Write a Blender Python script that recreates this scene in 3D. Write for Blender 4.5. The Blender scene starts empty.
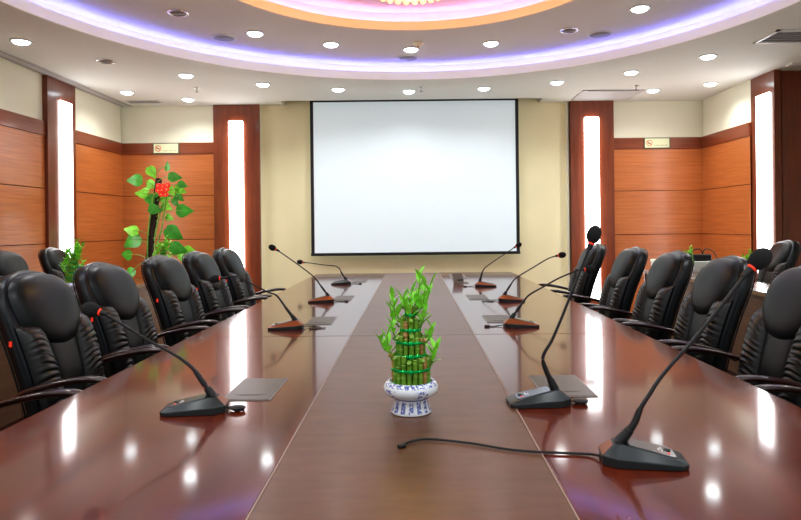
import bpy, bmesh, math, random
from math import sin, cos, pi, radians, sqrt, hypot
from mathutils import Vector, Matrix
random.seed(7)
scn = bpy.context.scene
col = scn.collection

# ------------------------------------------------------------------ survey helper: camera model -> metres
VPX, VPY, ROLL, F, EYE = 413.0, 226.0, .011, 620.0, 1.25
def at(px, py, Y):                       # where the sight line through a photo point meets the plane at depth Y
    dx, dy = px-VPX, py-VPY
    a = dx-ROLL*dy; b = dy+ROLL*dx
    return Vector((a*Y/F, Y, EYE-b*Y/F))
def on(px, py, z=.75):                   # ... or the level plane at height z
    dx, dy = px-VPX, py-VPY
    a = dx-ROLL*dy; b = dy+ROLL*dx
    Y = F*(EYE-z)/b
    return Vector((a*Y/F, Y, z))

# ------------------------------------------------------------------ materials
def nodes(name):
    m = bpy.data.materials.new(name); m.use_nodes = True
    nt = m.node_tree; b = nt.nodes['Principled BSDF']
    return m, nt, b
def mat(name, c, rough=.5, metal=0, coat=0, spec=.5, emit=None, es=0, bump=None, var=None):
    m, nt, b = nodes(name)
    b.inputs['Base Color'].default_value = (*c, 1)
    b.inputs['Roughness'].default_value = rough
    b.inputs['Metallic'].default_value = metal
    b.inputs['Coat Weight'].default_value = coat
    b.inputs['Coat Roughness'].default_value = .08
    b.inputs['Specular IOR Level'].default_value = spec
    if emit:
        b.inputs['Emission Color'].default_value = (*emit, 1); b.inputs['Emission Strength'].default_value = es
    tc = nt.nodes.new('ShaderNodeTexCoord')
    if var:                                  # (scale, amount)
        n = nt.nodes.new('ShaderNodeTexNoise'); n.inputs['Scale'].default_value = var[0]; n.inputs['Detail'].default_value = 4
        nt.links.new(tc.outputs['Object'], n.inputs['Vector'])
        r = nt.nodes.new('ShaderNodeValToRGB')
        r.color_ramp.elements[0].position = .3; r.color_ramp.elements[1].position = .7
        r.color_ramp.elements[0].color = (*[x*(1-var[1]) for x in c], 1)
        r.color_ramp.elements[1].color = (*[min(1, x*(1+var[1])) for x in c], 1)
        nt.links.new(n.outputs['Fac'], r.inputs['Fac']); nt.links.new(r.outputs['Color'], b.inputs['Base Color'])
    if bump:
        n = nt.nodes.new('ShaderNodeTexNoise'); n.inputs['Scale'].default_value = bump[0]; n.inputs['Detail'].default_value = 3
        nt.links.new(tc.outputs['Object'], n.inputs['Vector'])
        bp = nt.nodes.new('ShaderNodeBump'); bp.inputs['Strength'].default_value = bump[1]; bp.inputs['Distance'].default_value = .002
        nt.links.new(n.outputs['Fac'], bp.inputs['Height']); nt.links.new(bp.outputs['Normal'], b.inputs['Normal'])
    return m
def wood(name, dark, light, scale=(1, 1, 30), rough=.3, coat=0, coatr=.05, big=.25, spec=.5, ior=None):
    m, nt, b = nodes(name)
    tc = nt.nodes.new('ShaderNodeTexCoord')
    mp = nt.nodes.new('ShaderNodeMapping'); mp.inputs['Scale'].default_value = scale
    nt.links.new(tc.outputs['Object'], mp.inputs['Vector'])
    n = nt.nodes.new('ShaderNodeTexNoise'); n.inputs['Scale'].default_value = 2.2; n.inputs['Detail'].default_value = 7; n.inputs['Roughness'].default_value = .62
    nt.links.new(mp.outputs['Vector'], n.inputs['Vector'])
    n2 = nt.nodes.new('ShaderNodeTexNoise'); n2.inputs['Scale'].default_value = .8; n2.inputs['Detail'].default_value = 2
    mp2 = nt.nodes.new('ShaderNodeMapping'); mp2.inputs['Scale'].default_value = [1+(s-1)*.12 for s in scale]
    nt.links.new(tc.outputs['Object'], mp2.inputs['Vector']); nt.links.new(mp2.outputs['Vector'], n2.inputs['Vector'])
    mx = nt.nodes.new('ShaderNodeMix'); mx.data_type = 'FLOAT'; mx.inputs[0].default_value = big
    nt.links.new(n.outputs['Fac'], mx.inputs[2]); nt.links.new(n2.outputs['Fac'], mx.inputs[3])
    r = nt.nodes.new('ShaderNodeValToRGB')
    r.color_ramp.elements[0].position = .34; r.color_ramp.elements[0].color = (*dark, 1)
    r.color_ramp.elements[1].position = .66; r.color_ramp.elements[1].color = (*light, 1)
    nt.links.new(mx.outputs[0], r.inputs['Fac']); nt.links.new(r.outputs['Color'], b.inputs['Base Color'])
    b.inputs['Roughness'].default_value = rough; b.inputs['Coat Weight'].default_value = coat; b.inputs['Coat Roughness'].default_value = coatr
    b.inputs['Specular IOR Level'].default_value = spec
    if ior: b.inputs['Coat IOR'].default_value = ior
    return m

M = {}
M['cream'] = mat('cream_paint', (.88, .86, .70), .7, var=(3, .02))
M['beige'] = mat('beige_wallpaper', (.92, .84, .55), .65, var=(2, .03), bump=(300, .15))
M['ceiling'] = mat('ceiling_paint', (.82, .84, .78), .8, var=(1.5, .02))
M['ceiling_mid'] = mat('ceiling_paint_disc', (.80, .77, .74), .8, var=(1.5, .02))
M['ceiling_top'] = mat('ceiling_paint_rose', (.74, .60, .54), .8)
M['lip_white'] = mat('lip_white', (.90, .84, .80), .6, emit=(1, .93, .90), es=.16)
M['lip_warm_lit'] = mat('lip_warm_lit', (.95, .62, .36), .5, emit=(1, .52, .22), es=.38)  # warm chandelier light put into the lip's colour, plus a slight glow
M['panel'] = wood('cherry_veneer', (.43, .125, .032), (.60, .20, .056), (1, 1, 26), .33, coat=.25, coatr=.2)
M['darkwood'] = wood('dark_cherry', (.14, .028, .010), (.24, .058, .020), (14, 14, 1), .28, coat=.4, coatr=.12)
M['mould'] = wood('dark_cherry_rail', (.18, .038, .013), (.28, .070, .024), (1, 1, 30), .3, coat=.3, coatr=.12)
M['groove'] = mat('groove_dark', (.06, .015, .006), .8)
M['table'] = wood('table_mahogany', (.060, .0070, .0022), (.160, .025, .0065), (16, 1.2, 1), .27, coat=.85, coatr=.08, ior=1.42, big=.35, spec=.10)
M['table_mid'] = wood('table_satin_wood', (.100, .045, .021), (.150, .069, .034), (4, 14, 1), .42, coat=.22, coatr=.20, ior=1.42, big=.3, spec=.4)
M['table_under'] = wood('table_body', (.06, .012, .006), (.12, .028, .012), (1, 1, 12), .4)
M['desk'] = wood('desk_wood', (.09, .022, .012), (.17, .050, .026), (1, 8, 1), .25, coat=.9, coatr=.1)
M['deskfront'] = wood('desk_front', (.13, .065, .040), (.19, .105, .065), (1, 1, 10), .4)
M['edge'] = mat('edge_line', (.42, .31, .25), .35)
M['floor'] = mat('floor_carpet', (.10, .055, .035), .9, var=(40, .3))
M['leather'] = mat('black_leather', (.008, .0105, .0115), .38, coat=.0, spec=.28, bump=(260, .2))
M['leather_side'] = mat('black_leather_side', (.006, .009, .012), .34, coat=.0, spec=.34, bump=(200, .2))
M['leather_pleat'] = mat('black_leather_pleated', (.012, .012, .012), .33, coat=.0, spec=.5, bump=(180, .3))
M['armwood'] = wood('arm_lacquer', (.012, .002, .0015), (.030, .004, .003), (6, 6, 6), .3, coat=.35, coatr=.1)
M['redtag'] = mat('red_tag', (.85, .05, .02), .5, emit=(1, .05, .02), es=.25)
M['light'] = mat('light_white', (1, 1, 1), .5, emit=(1, .985, 1), es=7)
M['lens'] = mat('lens_light', (1, 1, 1), .5, emit=(.78, .93, 1), es=11)
M['led_blue'] = mat('led_blue', (1, 1, 1), .5, emit=(.22, .24, 1), es=21)
M['led_pink'] = mat('led_pink', (1, 1, 1), .5, emit=(.62, .46, 1), es=20)
M['chrome'] = mat('chrome', (.75, .75, .75), .18, metal=1)
M['whiteplastic'] = mat('white_plastic', (.78, .78, .76), .4)
M['greygrille'] = mat('grey_grille', (.34, .33, .33), .6)
M['ventdark'] = mat('vent_dark', (.10, .09, .09), .7)
M['ventgrey'] = mat('vent_grey', (.60, .59, .58), .6)
M['screen'] = mat('screen_fabric', (.66, .73, .77), .85, emit=(.80, .95, 1), es=.22)  # light falling on the fabric imitated by a faint emission
M['blackframe'] = mat('screen_border', (.012, .013, .016), .5)
M['socket'] = mat('socket_plate', (.105, .085, .07), .38, spec=.3)
M['socket_rim'] = mat('socket_rim', (.22, .19, .17), .35, metal=.2)
M['micbody'] = mat('mic_body', (.024, .031, .033), .36, spec=.5)
M['micpanel'] = mat('mic_panel', (.22, .25, .27), .22, metal=.6)
M['mic_reflect'] = mat('mic_wall_reflection', (.27, .080, .026), .32, metal=.2)  # orange reflection of the wood walls, painted onto the base facets
M['black'] = mat('black_rubber', (.012, .012, .013), .45)
M['neck'] = mat('neck_black', (.02, .02, .022), .3, metal=.3)
M['foam'] = mat('foam_black', (.012, .012, .012), .95, bump=(500, .8))
M['redring'] = mat('red_ring', (.9, .05, .02), .35, emit=(1, .06, .02), es=.2)
M['mark_white'] = mat('mark_white', (.8, .8, .8), .5)
M['mark_red'] = mat('mark_red', (.8, .15, .06), .5)
M['mark_green'] = mat('mark_dark', (.35, .38, .22), .6)
M['signplate'] = mat('sign_plate', (.80, .82, .55), .4)
M['signframe'] = mat('sign_frame', (.10, .09, .04), .5)
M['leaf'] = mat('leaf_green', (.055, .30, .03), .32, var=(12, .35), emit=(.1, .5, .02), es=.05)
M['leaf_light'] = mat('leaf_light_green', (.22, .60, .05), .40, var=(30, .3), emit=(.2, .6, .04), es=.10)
M['stalk'] = mat('bamboo_green', (.16, .33, .035), .35, var=(25, .35))
M['stalk_brown'] = mat('bamboo_brown', (.42, .24, .08), .4, var=(25, .25))
M['stalk_cut'] = mat('bamboo_cut', (.42, .50, .16), .5)
M['ribbon'] = mat('foil_ribbon', (.0, .36, .09), .15, metal=.7, emit=(0, .6, .12), es=.06)
M['pole'] = mat('moss_pole', (.035, .018, .012), .9, bump=(80, 1), var=(40, .4))
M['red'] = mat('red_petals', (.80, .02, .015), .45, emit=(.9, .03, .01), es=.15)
M['gold'] = mat('gold_centres', (.9, .6, .1), .4)
M['soil'] = mat('soil', (.05, .03, .02), .9)
M['planter'] = mat('planter_glaze', (.35, .33, .30), .3)
M['crystal'] = mat('crystal_drops', (1, .80, .30), .12, coat=1, emit=(1, .66, .16), es=1.3)
M['goldmetal'] = mat('gold_metal', (.9, .6, .2), .2, metal=1)
M['boxwhite'] = mat('box_white', (.72, .73, .70), .4)

def porcelain():
    m, nt, b = nodes('blue_white_porcelain')
    tc = nt.nodes.new('ShaderNodeTexCoord')
    sep = nt.nodes.new('ShaderNodeSeparateXYZ'); nt.links.new(tc.outputs['Object'], sep.inputs[0])
    def math_(op, a, b2=None, c=None):
        n = nt.nodes.new('ShaderNodeMath'); n.operation = op
        for i, v in enumerate((a, b2, c)):
            if v is None: continue
            if isinstance(v, (int, float)): n.inputs[i].default_value = v
            else: nt.links.new(v, n.inputs[i])
        return n.outputs[0]
    ang = math_('ARCTAN2', sep.outputs['Y'], sep.outputs['X'])
    z = sep.outputs['Z']
    # foot petals: 14 lappets
    s = math_('ABSOLUTE', math_('SINE', math_('MULTIPLY', ang, 7)))
    lap = math_('MULTIPLY', math_('GREATER_THAN', s, .62), math_('LESS_THAN', z, .036))
    lap = math_('MULTIPLY', lap, math_('GREATER_THAN', z, .006))
    nz = nt.nodes.new('ShaderNodeTexNoise'); nz.inputs['Scale'].default_value = 160; nz.inputs['Detail'].default_value = 3
    nt.links.new(tc.outputs['Object'], nz.inputs['Vector'])
    lap = math_('MULTIPLY', lap, math_('GREATER_THAN', nz.outputs['Fac'], .44))
    # rim band
    rim = math_('MULTIPLY', math_('GREATER_THAN', z, .075), math_('GREATER_THAN', nz.outputs['Fac'], .52))
    # neck line
    ln = math_('LESS_THAN', math_('ABSOLUTE', math_('SUBTRACT', z, .040)), .0018)
    # flower sprays on the belly
    n2 = nt.nodes.new('ShaderNodeTexNoise'); n2.inputs['Scale'].default_value = 95; n2.inputs['Detail'].default_value = 5; n2.inputs['Roughness'].default_value = .7
    nt.links.new(tc.outputs['Object'], n2.inputs['Vector'])
    zone = math_('GREATER_THAN', math_('SINE', math_('MULTIPLY_ADD', ang, 5, 1.2)), .25)
    band = math_('LESS_THAN', math_('ABSOLUTE', math_('SUBTRACT', z, .058)), .011)
    spray = math_('MULTIPLY', math_('MULTIPLY', zone, band), math_('GREATER_THAN', n2.outputs['Fac'], .52))
    tot = math_('MINIMUM', math_('ADD', math_('ADD', lap, rim), math_('ADD', ln, spray)), 1)
    mx = nt.nodes.new('ShaderNodeMix'); mx.data_type = 'RGBA'
    mx.inputs[6].default_value = (.74, .78, .84, 1); mx.inputs[7].default_value = (.035, .06, .36, 1)
    nt.links.new(math_('MULTIPLY', tot, .85), mx.inputs[0]); nt.links.new(mx.outputs[2], b.inputs['Base Color'])
    b.inputs['Roughness'].default_value = .12; b.inputs['Coat Weight'].default_value = .6
    return m
M['porcelain'] = porcelain()

# ------------------------------------------------------------------ mesh helpers
def newobj(name, me, parent=None):
    o = bpy.data.objects.new(name, me); col.objects.link(o)
    if parent is not None: o.parent = parent
    return o
def tag(o, label=None, cat=None, group=None, kind=None):
    if label: o['label'] = label
    if cat: o['category'] = cat
    if group: o['group'] = group
    if kind: o['kind'] = kind
    return o
def empty(name, loc=(0, 0, 0), rz=0, label=None, cat=None, group=None):
    o = bpy.data.objects.new(name, None); col.objects.link(o)
    o.empty_display_size = .05
    o.location = loc; o.rotation_euler = (0, 0, rz)
    return tag(o, label, cat, group)
def copy_tree(o, parent=None):
    c = o.copy(); col.objects.link(c)
    if parent is not None: c.parent = parent
    for ch in list(o.children): copy_tree(ch, c)
    return c
class MB:
    def __init__(s): s.v = []; s.f = []; s.mi = []
    def add(s, vs, fs, mi=0):
        k = len(s.v); s.v += [tuple(v) for v in vs]
        for f in fs: s.f.append([i+k for i in f]); s.mi.append(mi)
        return s
    def box(s, x0, x1, y0, y1, z0, z1, mi=0):
        v = [(x, y, z) for z in (z0, z1) for y in (y0, y1) for x in (x0, x1)]
        return s.add(v, [(0, 2, 3, 1), (4, 5, 7, 6), (0, 1, 5, 4), (2, 6, 7, 3), (0, 4, 6, 2), (1, 3, 7, 5)], mi)
    def tube(s, pts, r, seg=10, cap=True, sx=1, sy=1, up=Vector((0, 0, 1)), mi=0):
        pts = [Vector(p) for p in pts]; n = len(pts)
        rr = r if isinstance(r, (list, tuple)) else [r]*n
        base = []; 
        for i, p in enumerate(pts):
            t = (pts[min(i+1, n-1)]-pts[max(i-1, 0)]).normalized()
            a = t.cross(up)
            if a.length < 1e-3: a = t.cross(Vector((0, 1, 0)))
            if a.length < 1e-3: a = t.cross(Vector((1, 0, 0)))
            a.normalize(); b = a.cross(t).normalized()
            for k in range(seg):
                th = 2*pi*k/seg
                base.append(p+a*(cos(th)*rr[i]*sx)+b*(sin(th)*rr[i]*sy))
        fs = [(i*seg+k, i*seg+(k+1) % seg, (i+1)*seg+(k+1) % seg, (i+1)*seg+k) for i in range(n-1) for k in range(seg)]
        if cap: fs += [tuple(range(seg))[::-1], tuple(range((n-1)*seg, n*seg))]
        return s.add(base, fs, mi)
    def lathe(s, prof, seg=32, c=(0, 0, 0), mi=0, cap=True, axis='z'):
        vs = []
        for r, z in prof:
            for k in range(seg):
                th = 2*pi*k/seg; vs.append((c[0]+r*cos(th), c[1]+r*sin(th), c[2]+z))
        n = len(prof)
        fs = [(i*seg+k, i*seg+(k+1) % seg, (i+1)*seg+(k+1) % seg, (i+1)*seg+k) for i in range(n-1) for k in range(seg)]
        if cap: fs += [tuple(range(seg))[::-1], tuple(range((n-1)*seg, n*seg))]
        return s.add(vs, fs, mi)
    def ell(s, c, rx, ry, rz, rings=8, seg=12, rot=None, mi=0):
        vs = []; c = Vector(c)
        for i in range(rings+1):
            ph = pi*i/rings
            for k in range(seg):
                th = 2*pi*k/seg
                v = Vector((rx*sin(ph)*cos(th), ry*sin(ph)*sin(th), rz*cos(ph)))
                if rot is not None: v = rot @ v
                vs.append(c+v)
        fs = [(i*seg+k, (i+1)*seg+k, (i+1)*seg+(k+1) % seg, i*seg+(k+1) % seg) for i in range(rings) for k in range(seg)]
        return s.add(vs, fs, mi)
    def grid(s, fn, nu, nv, mi=0):
        vs = [fn(i/nu, j/nv) for j in range(nv+1) for i in range(nu+1)]
        w = nu+1
        return s.add(vs, [(j*w+i, j*w+i+1, (j+1)*w+i+1, (j+1)*w+i) for j in range(nv) for i in range(nu)], mi)
    def build(s, name, m, parent=None, smooth=False, bevel=0, bseg=2, angle=None):
        me = bpy.data.meshes.new(name); me.from_pydata(s.v, [], s.f)
        for mm in (m if isinstance(m, (list, tuple)) else [m]): me.materials.append(mm)
        for p, k in zip(me.polygons, s.mi): p.material_index = k
        bm = bmesh.new(); bm.from_mesh(me)
        bmesh.ops.remove_doubles(bm, verts=bm.verts, dist=1e-6)
        bmesh.ops.recalc_face_normals(bm, faces=bm.faces)
        bm.to_mesh(me); bm.free()
        if smooth:
            for p in me.polygons: p.use_smooth = True
            if angle:
                me.set_sharp_from_angle(angle=radians(angle))
        o = newobj(name, me, parent)
        if bevel:
            md = o.modifiers.new('bevel', 'BEVEL'); md.width = bevel; md.segments = bseg; md.limit_method = 'ANGLE'
            if smooth is False and bseg > 1:
                for p in me.polygons: p.use_smooth = True
                md.harden_normals = True
        return o
def bez(pts, n=6):                           # smooth curve through points (Catmull-Rom)
    P = [Vector(p) for p in pts]; out = []
    for i in range(len(P)-1):
        p0 = P[max(i-1, 0)]; p1 = P[i]; p2 = P[i+1]; p3 = P[min(i+2, len(P)-1)]
        for k in range(n):
            t = k/n
            out.append(.5*((2*p1)+(p2-p0)*t+(2*p0-5*p1+4*p2-p3)*t*t+(-p0+3*p1-3*p2+p3)*t**3))
    out.append(P[-1]); return out
def struct(name, mb, m, **k):
    o = mb.build(name, m, **k); o['kind'] = 'structure'; return o

# ------------------------------------------------------------------ room shell
WL, WR, WB = -3.73, 3.73, 7.95            # wall planes
ZC, ZM, ZT, ROOF = 2.815, 2.99, 3.18, 3.35  # ceiling levels
YN, XR2 = -.6, 4.75
RC = (0.0, 3.80); RCI = (0.0, 4.01); RO, RI = 2.82, 1.487

struct('floor', MB().box(WL-.1, XR2+.1, YN, WB+.1, -.05, 0), M['floor'])
struct('wall_back', MB().box(WL-.1, XR2+.1, WB, WB+.1, 0, ROOF), M['beige'])
struct('wall_left', MB().box(WL-.1, WL, YN, WB, 0, ROOF), M['cream'])
struct('wall_right', MB().box(WR, WR+.1, 6.42, WB, 0, ROOF), M['cream'])
struct('wall_right_alcove', MB().box(XR2, XR2+.1, YN, 6.42, 0, ROOF), M['cream'])

# cream upper walls and cherry panelling with dark rail
def panelled(side, name):
    zs = [(.10, .545), (.553, 1.107), (1.115, 1.665), (1.673, 2.20)]
    def slab(mb, a, b, z0, z1, d):
        if side == 'left': mb.box(WL, WL+d, a, b, z0, z1)
        elif side == 'right': mb.box(WR-d, WR, a, b, z0, z1)
        else: mb.box(a, b, WB-d, WB, z0, z1)
    if side == 'left': runs = [(YN, 6.24), (6.76, WB-.03)]
    elif side == 'right': runs = [(6.80, WB-.03)]
    elif side == 'bl': runs = [(WL, -2.53)]
    else: runs = [(2.57, WR)]
    p = MB(); g = MB(); r = MB(); c = MB(); bb = MB()
    for a, b in runs:
        for z0, z1 in zs: slab(p, a, b, z0, z1, .03)
        slab(g, a, b, .10, 2.20, .022)
        slab(r, a, b, 2.20, 2.345, .042)
        slab(c, a, b, 2.345, ROOF, .012)
        slab(bb, a, b, 0, .10, .04)
    return p, g, r, c, bb
tn = 1
for side, nm in (('left', 'wall_left_panelling'), ('right', 'wall_right_panelling'), ('bl', 'wall_back_left_panelling'), ('br', 'wall_back_right_panelling')):
    p, g, r, c, bb = panelled(side, nm)
    o = struct(nm, p, M['panel'])
    struct('trim_%d' % tn, g, M['groove']); tn += 1
    struct('trim_%d' % tn, r, M['mould'], bevel=.004); tn += 1
    struct(nm.replace('panelling', 'upper'), c, M['cream'])
    struct('baseboard_'+side.replace('bl', 'back_left').replace('br', 'back_right'), bb, M['mould'])

# columns with light strips
def column(name, label, x0, x1, y0, y1, strip, face):
    r = empty(name, ((x0+x1)/2, (y0+y1)/2, 0), 0, label, 'wall column', 'dark wood light columns')
    ox, oy = r.location.x, r.location.y
    (MB().box(x0-ox, x1-ox, y0-oy, y1-oy, 0, ZC)).build('column_panel', M['darkwood'], r, bevel=.004)
    s0, s1 = strip; z0, z1 = .30, 2.60
    t = .045 if face == 'y' else .022
    mb = MB(); fr = MB()
    if face == 'y':   # faces -Y
        mb.box(s0-ox, s1-ox, y0-t-oy, y0-oy+.005, z0, z1)
        fr.box(s0-.006-ox, s1+.006-ox, y0-.008-oy, y0+.002-oy, z0-.006, z1+.006)
    elif face == '+x':
        mb.box(x1-.005-ox, x1+t-ox, s0-oy, s1-oy, z0, z1)
        fr.box(x1-.002-ox, x1+.008-ox, s0-.006-oy, s1+.006-oy, z0-.006, z1+.006)
    else:
        mb.box(x0-t-ox, x0+.005-ox, s0-oy, s1-oy, z0, z1)
        fr.box(x0-.008-ox, x0+.002-ox, s0-.006-oy, s1+.006-oy, z0-.006, z1+.006)
    l = mb.build('light_strip', M['light'], r, bevel=.006); l['label'] = 'glowing white light strip'
    return r
column('light_column', 'dark wood column with white light strip on back wall left of the screen', -2.52, -1.935, 7.86, 7.95, (-2.315, -2.14), 'y')
column('light_column', 'dark wood column with white light strip on back wall right of the screen', 2.01, 2.56, 7.86, 7.95, (2.185, 2.36), 'y')
column('light_column', 'slim wood column with light strip on the left side wall', -3.73, -3.665, 6.24, 6.76, (6.45, 6.66), '+x')
column('light_column', 'deep wood pillar with light strip at right edge of the room', 3.72, 3.79, 6.36, 6.84, (6.43, 6.67), '-x')
struct('trim_%d' % tn, MB().box(3.79, XR2, 6.42, 6.82, 0, ROOF), M['darkwood']); tn += 1
wt = MB()
wt.box(-1.95, -1.93, 7.90, 7.95, 0, ZC); wt.box(1.97, 1.99, 7.90, 7.95, 0, ZC)
struct('trim_%d' % tn, wt, M['cream']); tn += 1

# lower ceiling with round opening and screen slot
def filled(loops, z, thick=0):
    bm = bmesh.new(); es = []
    for L in loops:
        vs = [bm.verts.new((x, y, z)) for x, y in L]
        for i in range(len(vs)): es.append(bm.edges.new((vs[i], vs[(i+1) % len(vs)])))
    bmesh.ops.triangle_fill(bm, use_beauty=True, use_dissolve=False, edges=es)
    me_v = [v.co[:] for v in bm.verts]; bm.verts.index_update()
    fs = [[v.index for v in f.verts] for f in bm.faces]; bm.free()
    mb = MB(); mb.add(me_v, fs); return mb
def circ(r, c=RC, n=128): return [(c[0]+r*cos(2*pi*k/n), c[1]+r*sin(2*pi*k/n)) for k in range(n)]
outer = [(WL, YN), (XR2, YN), (XR2, 6.42), (WR, 6.42), (WR, WB), (1.62, WB), (1.62, 7.67), (-1.62, 7.67), (-1.62, WB), (WL, WB)]
low = filled([outer, circ(RO)], ZC)
low.box(-1.62, 1.62, 7.665, 7.68, ZC, ROOF-.02)
low.box(-1.63, -1.62, 7.67, WB, ZC, ROOF-.02); low.box(1.62, 1.63, 7.67, WB, ZC, ROOF-.02)
def band(mb, r0, r1, z0, z1, c=RC, n=128):
    prof = [(r0, z0), (r1, z0), (r1, z1), (r0, z1), (r0, z0)]
    return mb.lathe(prof, n, (c[0], c[1], 0), cap=False)
struct('ceiling', low, M['ceiling'])
struct('trim_%d' % tn, band(MB(), RO-.004, RO+.016, ZC-.001, ZC+.080), M['lip_white'], smooth=True, angle=40); tn += 1
struct('ceiling_disc', filled([circ(RO+.145), circ(RI, RCI)], ZM), M['ceiling_mid'])
struct('trim_%d' % tn, band(MB(), RO+.13, RO+.15, ZC+.002, ZM+.01), M['ceiling_mid']); tn += 1
struct('trim_%d' % tn, band(MB(), RI-.004, RI+.016, ZM-.001, ZM+.072, RCI), M['lip_warm_lit'], smooth=True, angle=40); tn += 1
struct('ceiling_rose', filled([circ(RI+.145, RCI)], ZT), M['ceiling_top'])
struct('trim_%d' % tn, band(MB(), RI+.13, RI+.15, ZM+.003, ZT+.01, RCI), M['ceiling_top']); tn += 1
struct('ceiling_slab', MB().box(WL-.1, XR2+.1, YN, WB+.1, ROOF, ROOF+.05), M['ceiling'])
def torus(R, r, z, RC=RC, n=160, m=8):
    mb = MB(); vs = []
    for i in range(n):
        a = 2*pi*i/n
        for j in range(m):
            b = 2*pi*j/m; rr = R+r*cos(b)
            vs.append((RC[0]+rr*cos(a), RC[1]+rr*sin(a), z+r*sin(b)))
    return mb.add(vs, [(i*m+j, ((i+1) % n)*m+j, ((i+1) % n)*m+(j+1) % m, i*m+(j+1) % m) for i in range(n) for j in range(m)])
struct('trim_%d' % tn, torus(RO+.045, .006, ZC+.070), M['led_blue']); tn += 1
struct('trim_%d' % tn, torus(RI+.045, .006, ZM+.062, RCI), M['led_pink']); tn += 1

# ------------------------------------------------------------------ ceiling fittings
def lamp_spot(loc, W, parent, size=150, blend=.8, colr=(.97, 1, .98)):
    L = bpy.data.lights.new('lamp', 'SPOT'); L.energy = W; L.spot_size = radians(size); L.spot_blend = blend
    L.shadow_soft_size = .06; L.color = colr
    o = bpy.data.objects.new('lamp', L); col.objects.link(o); o.parent = parent; o.location = loc
    return o
SPOT_W = 30
def make_downlight(lit=True):
    r = empty('downlight')
    MB().lathe([(.066, -.001), (.082, -.001), (.084, -.004), (.080, -.009), (.066, -.010), (.064, -.004), (.066, -.001)], 32, cap=False).build('trim_ring', M['chrome'] if not lit else M['whiteplastic'], r, smooth=True)
    if lit: MB().lathe([(.064, -.003), (.062, -.012), (.050, -.022), (.030, -.028), (.001, -.030)], 28).build('lens', M['lens'], r, smooth=True)
    else:
        MB().lathe([(.064, .0), (.060, -.004), (.028, -.004), (.026, -.012), (.018, -.017), (.001, -.018)], 28).build('lens', M['greygrille'], r, smooth=True)
        MB().tube([(-.045, 0, -.008), (.045, 0, -.008)], .004, 6).build('clip', M['chrome'], r)
    return r
lowl = [((21, 41), 'lit round downlight in the ceiling, alone near the left wall'),
        ((127, 92), 'lit downlight above the corner plant, closest to the left side wall'),
        ((186, 75), 'lit downlight between the blue cove and a ceiling sprinkler on the left'),
        ((188, 99), 'lit small downlight above the left no smoking plate'),
        ((263, 84), 'lit downlight above the left back wood column'),
        ((338, 89), 'lit downlight above the left third of the projection screen'),
        ((409, 91), 'lit downlight above the middle of the projection screen'),
        ((484, 88), 'lit downlight above the right third of the projection screen'),
        ((557, 82), 'lit downlight just left of the flat return grille'),
        ((653, 90), 'lit downlight just right of the flat return grille'),
        ((631, 72), 'lit downlight between blue cove and the return grille'),
        ((710.5, 83.5), 'lit downlight just above the right upper side wall, lower of two there'),
        ((708, 56), 'lit downlight left of the louvred vent, above the right side wall')]
midl = [((255, 33), 'lit downlight beside the left round speaker in the raised ceiling'),
        ((331, 44), 'lit downlight in raised ceiling, above the screen left edge'),
        ((411, 49), 'lit downlight beside the smoke detector in the raised ceiling'),
        ((491, 43), 'lit downlight in raised ceiling, above the screen right part'),
        ((640, 8), 'lit downlight in raised ceiling right of the speaker, highest in photo')]
dl = make_downlight(True); first = True
for lst, z in ((lowl, ZC), (midl, ZM)):
    for (p, lab) in lst:
        o = dl if first else copy_tree(dl)
        first = False
        o.location = on(*p, z=z); tag(o, lab, 'ceiling light', 'lit round downlights')
        # real lamp behind each lens
        L = lamp_spot((0, 0, -.03), SPOT_W, None); L.location = Vector(o.location)+Vector((0, 0, -.03))
# the ring carried on by bare lamps, added to light the near half
for x, y in ((-3.2, 2.6), (3.0, 3.2), (-3.0, .6), (3.2, .8), (-2.0, 4.4), (2.1, 3.0), (-2.1, 2.6), (-1.0, 1.4), (1.0, 1.4), (0, .3), (-1.9, .3), (1.9, .3)):
    L = lamp_spot((x, y, 2.76), SPOT_W, None)
ud = make_downlight(False); first = True
for p, z, lab in (((106, 61), ZC, 'unlit recessed spot fitting near the left side wall'), ((178, 12.5), ZM, 'unlit recessed spot fitting in raised ceiling, left'), ((569, 30), ZM, 'unlit recessed spot fitting left of the right round speaker')):
    o = ud if first else copy_tree(ud); first = False
    o.name = 'recessed_spot'; o.location = on(*p, z=z); tag(o, lab, 'ceiling light', 'unlit recessed spots')
def speaker(p, lab):
    r = empty('ceiling_speaker', on(*p, z=ZM), 0, lab, 'speaker', 'round ceiling speakers')
    MB().lathe([(.094, 0), (.110, 0), (.108, -.008), (.094, -.010), (.094, 0)], 36, cap=False).build('rim', M['whiteplastic'], r, smooth=True)
    MB().lathe([(.095, -.001), (.093, -.008), (.001, -.010)], 36).build('grille', M['greygrille'], r, smooth=True)
speaker((224, 37.5), 'round grey ceiling speaker in the raised ceiling, left side')
speaker((600, 34), 'round grey ceiling speaker in the raised ceiling, right side')
speaker((408, 57.5), 'round grey ceiling speaker centred at the edge of the raised ceiling')
r = empty('smoke_detector', on(418, 42.5, z=ZM), 0, 'small round cream smoke detector beside the middle raised downlight', 'smoke detector')
MB().lathe([(.05, 0), (.05, -.015), (.035, -.035), (.001, -.038)], 24).build('body', M['cream'], r, smooth=True)
MB().lathe([(.012, -.036), (.010, -.044), (.001, -.045)], 12).build('sensor', M['mark_red'], r)
def sprinkler(p, lab):
    r = empty('sprinkler', on(*p, z=ZC), 0, lab, 'sprinkler', 'ceiling sprinklers')
    MB().lathe([(.036, 0), (.034, -.006), (.012, -.008)], 20).build('cover_plate', M['chrome'], r, smooth=True)
    MB().tube([(0, 0, -.004), (0, 0, -.045)], .006, 8).build('stem', M['greygrille'], r)
    MB().lathe([(.017, -.044), (.017, -.048), (.001, -.049)], 16).build('deflector', M['greygrille'], r)
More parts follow.
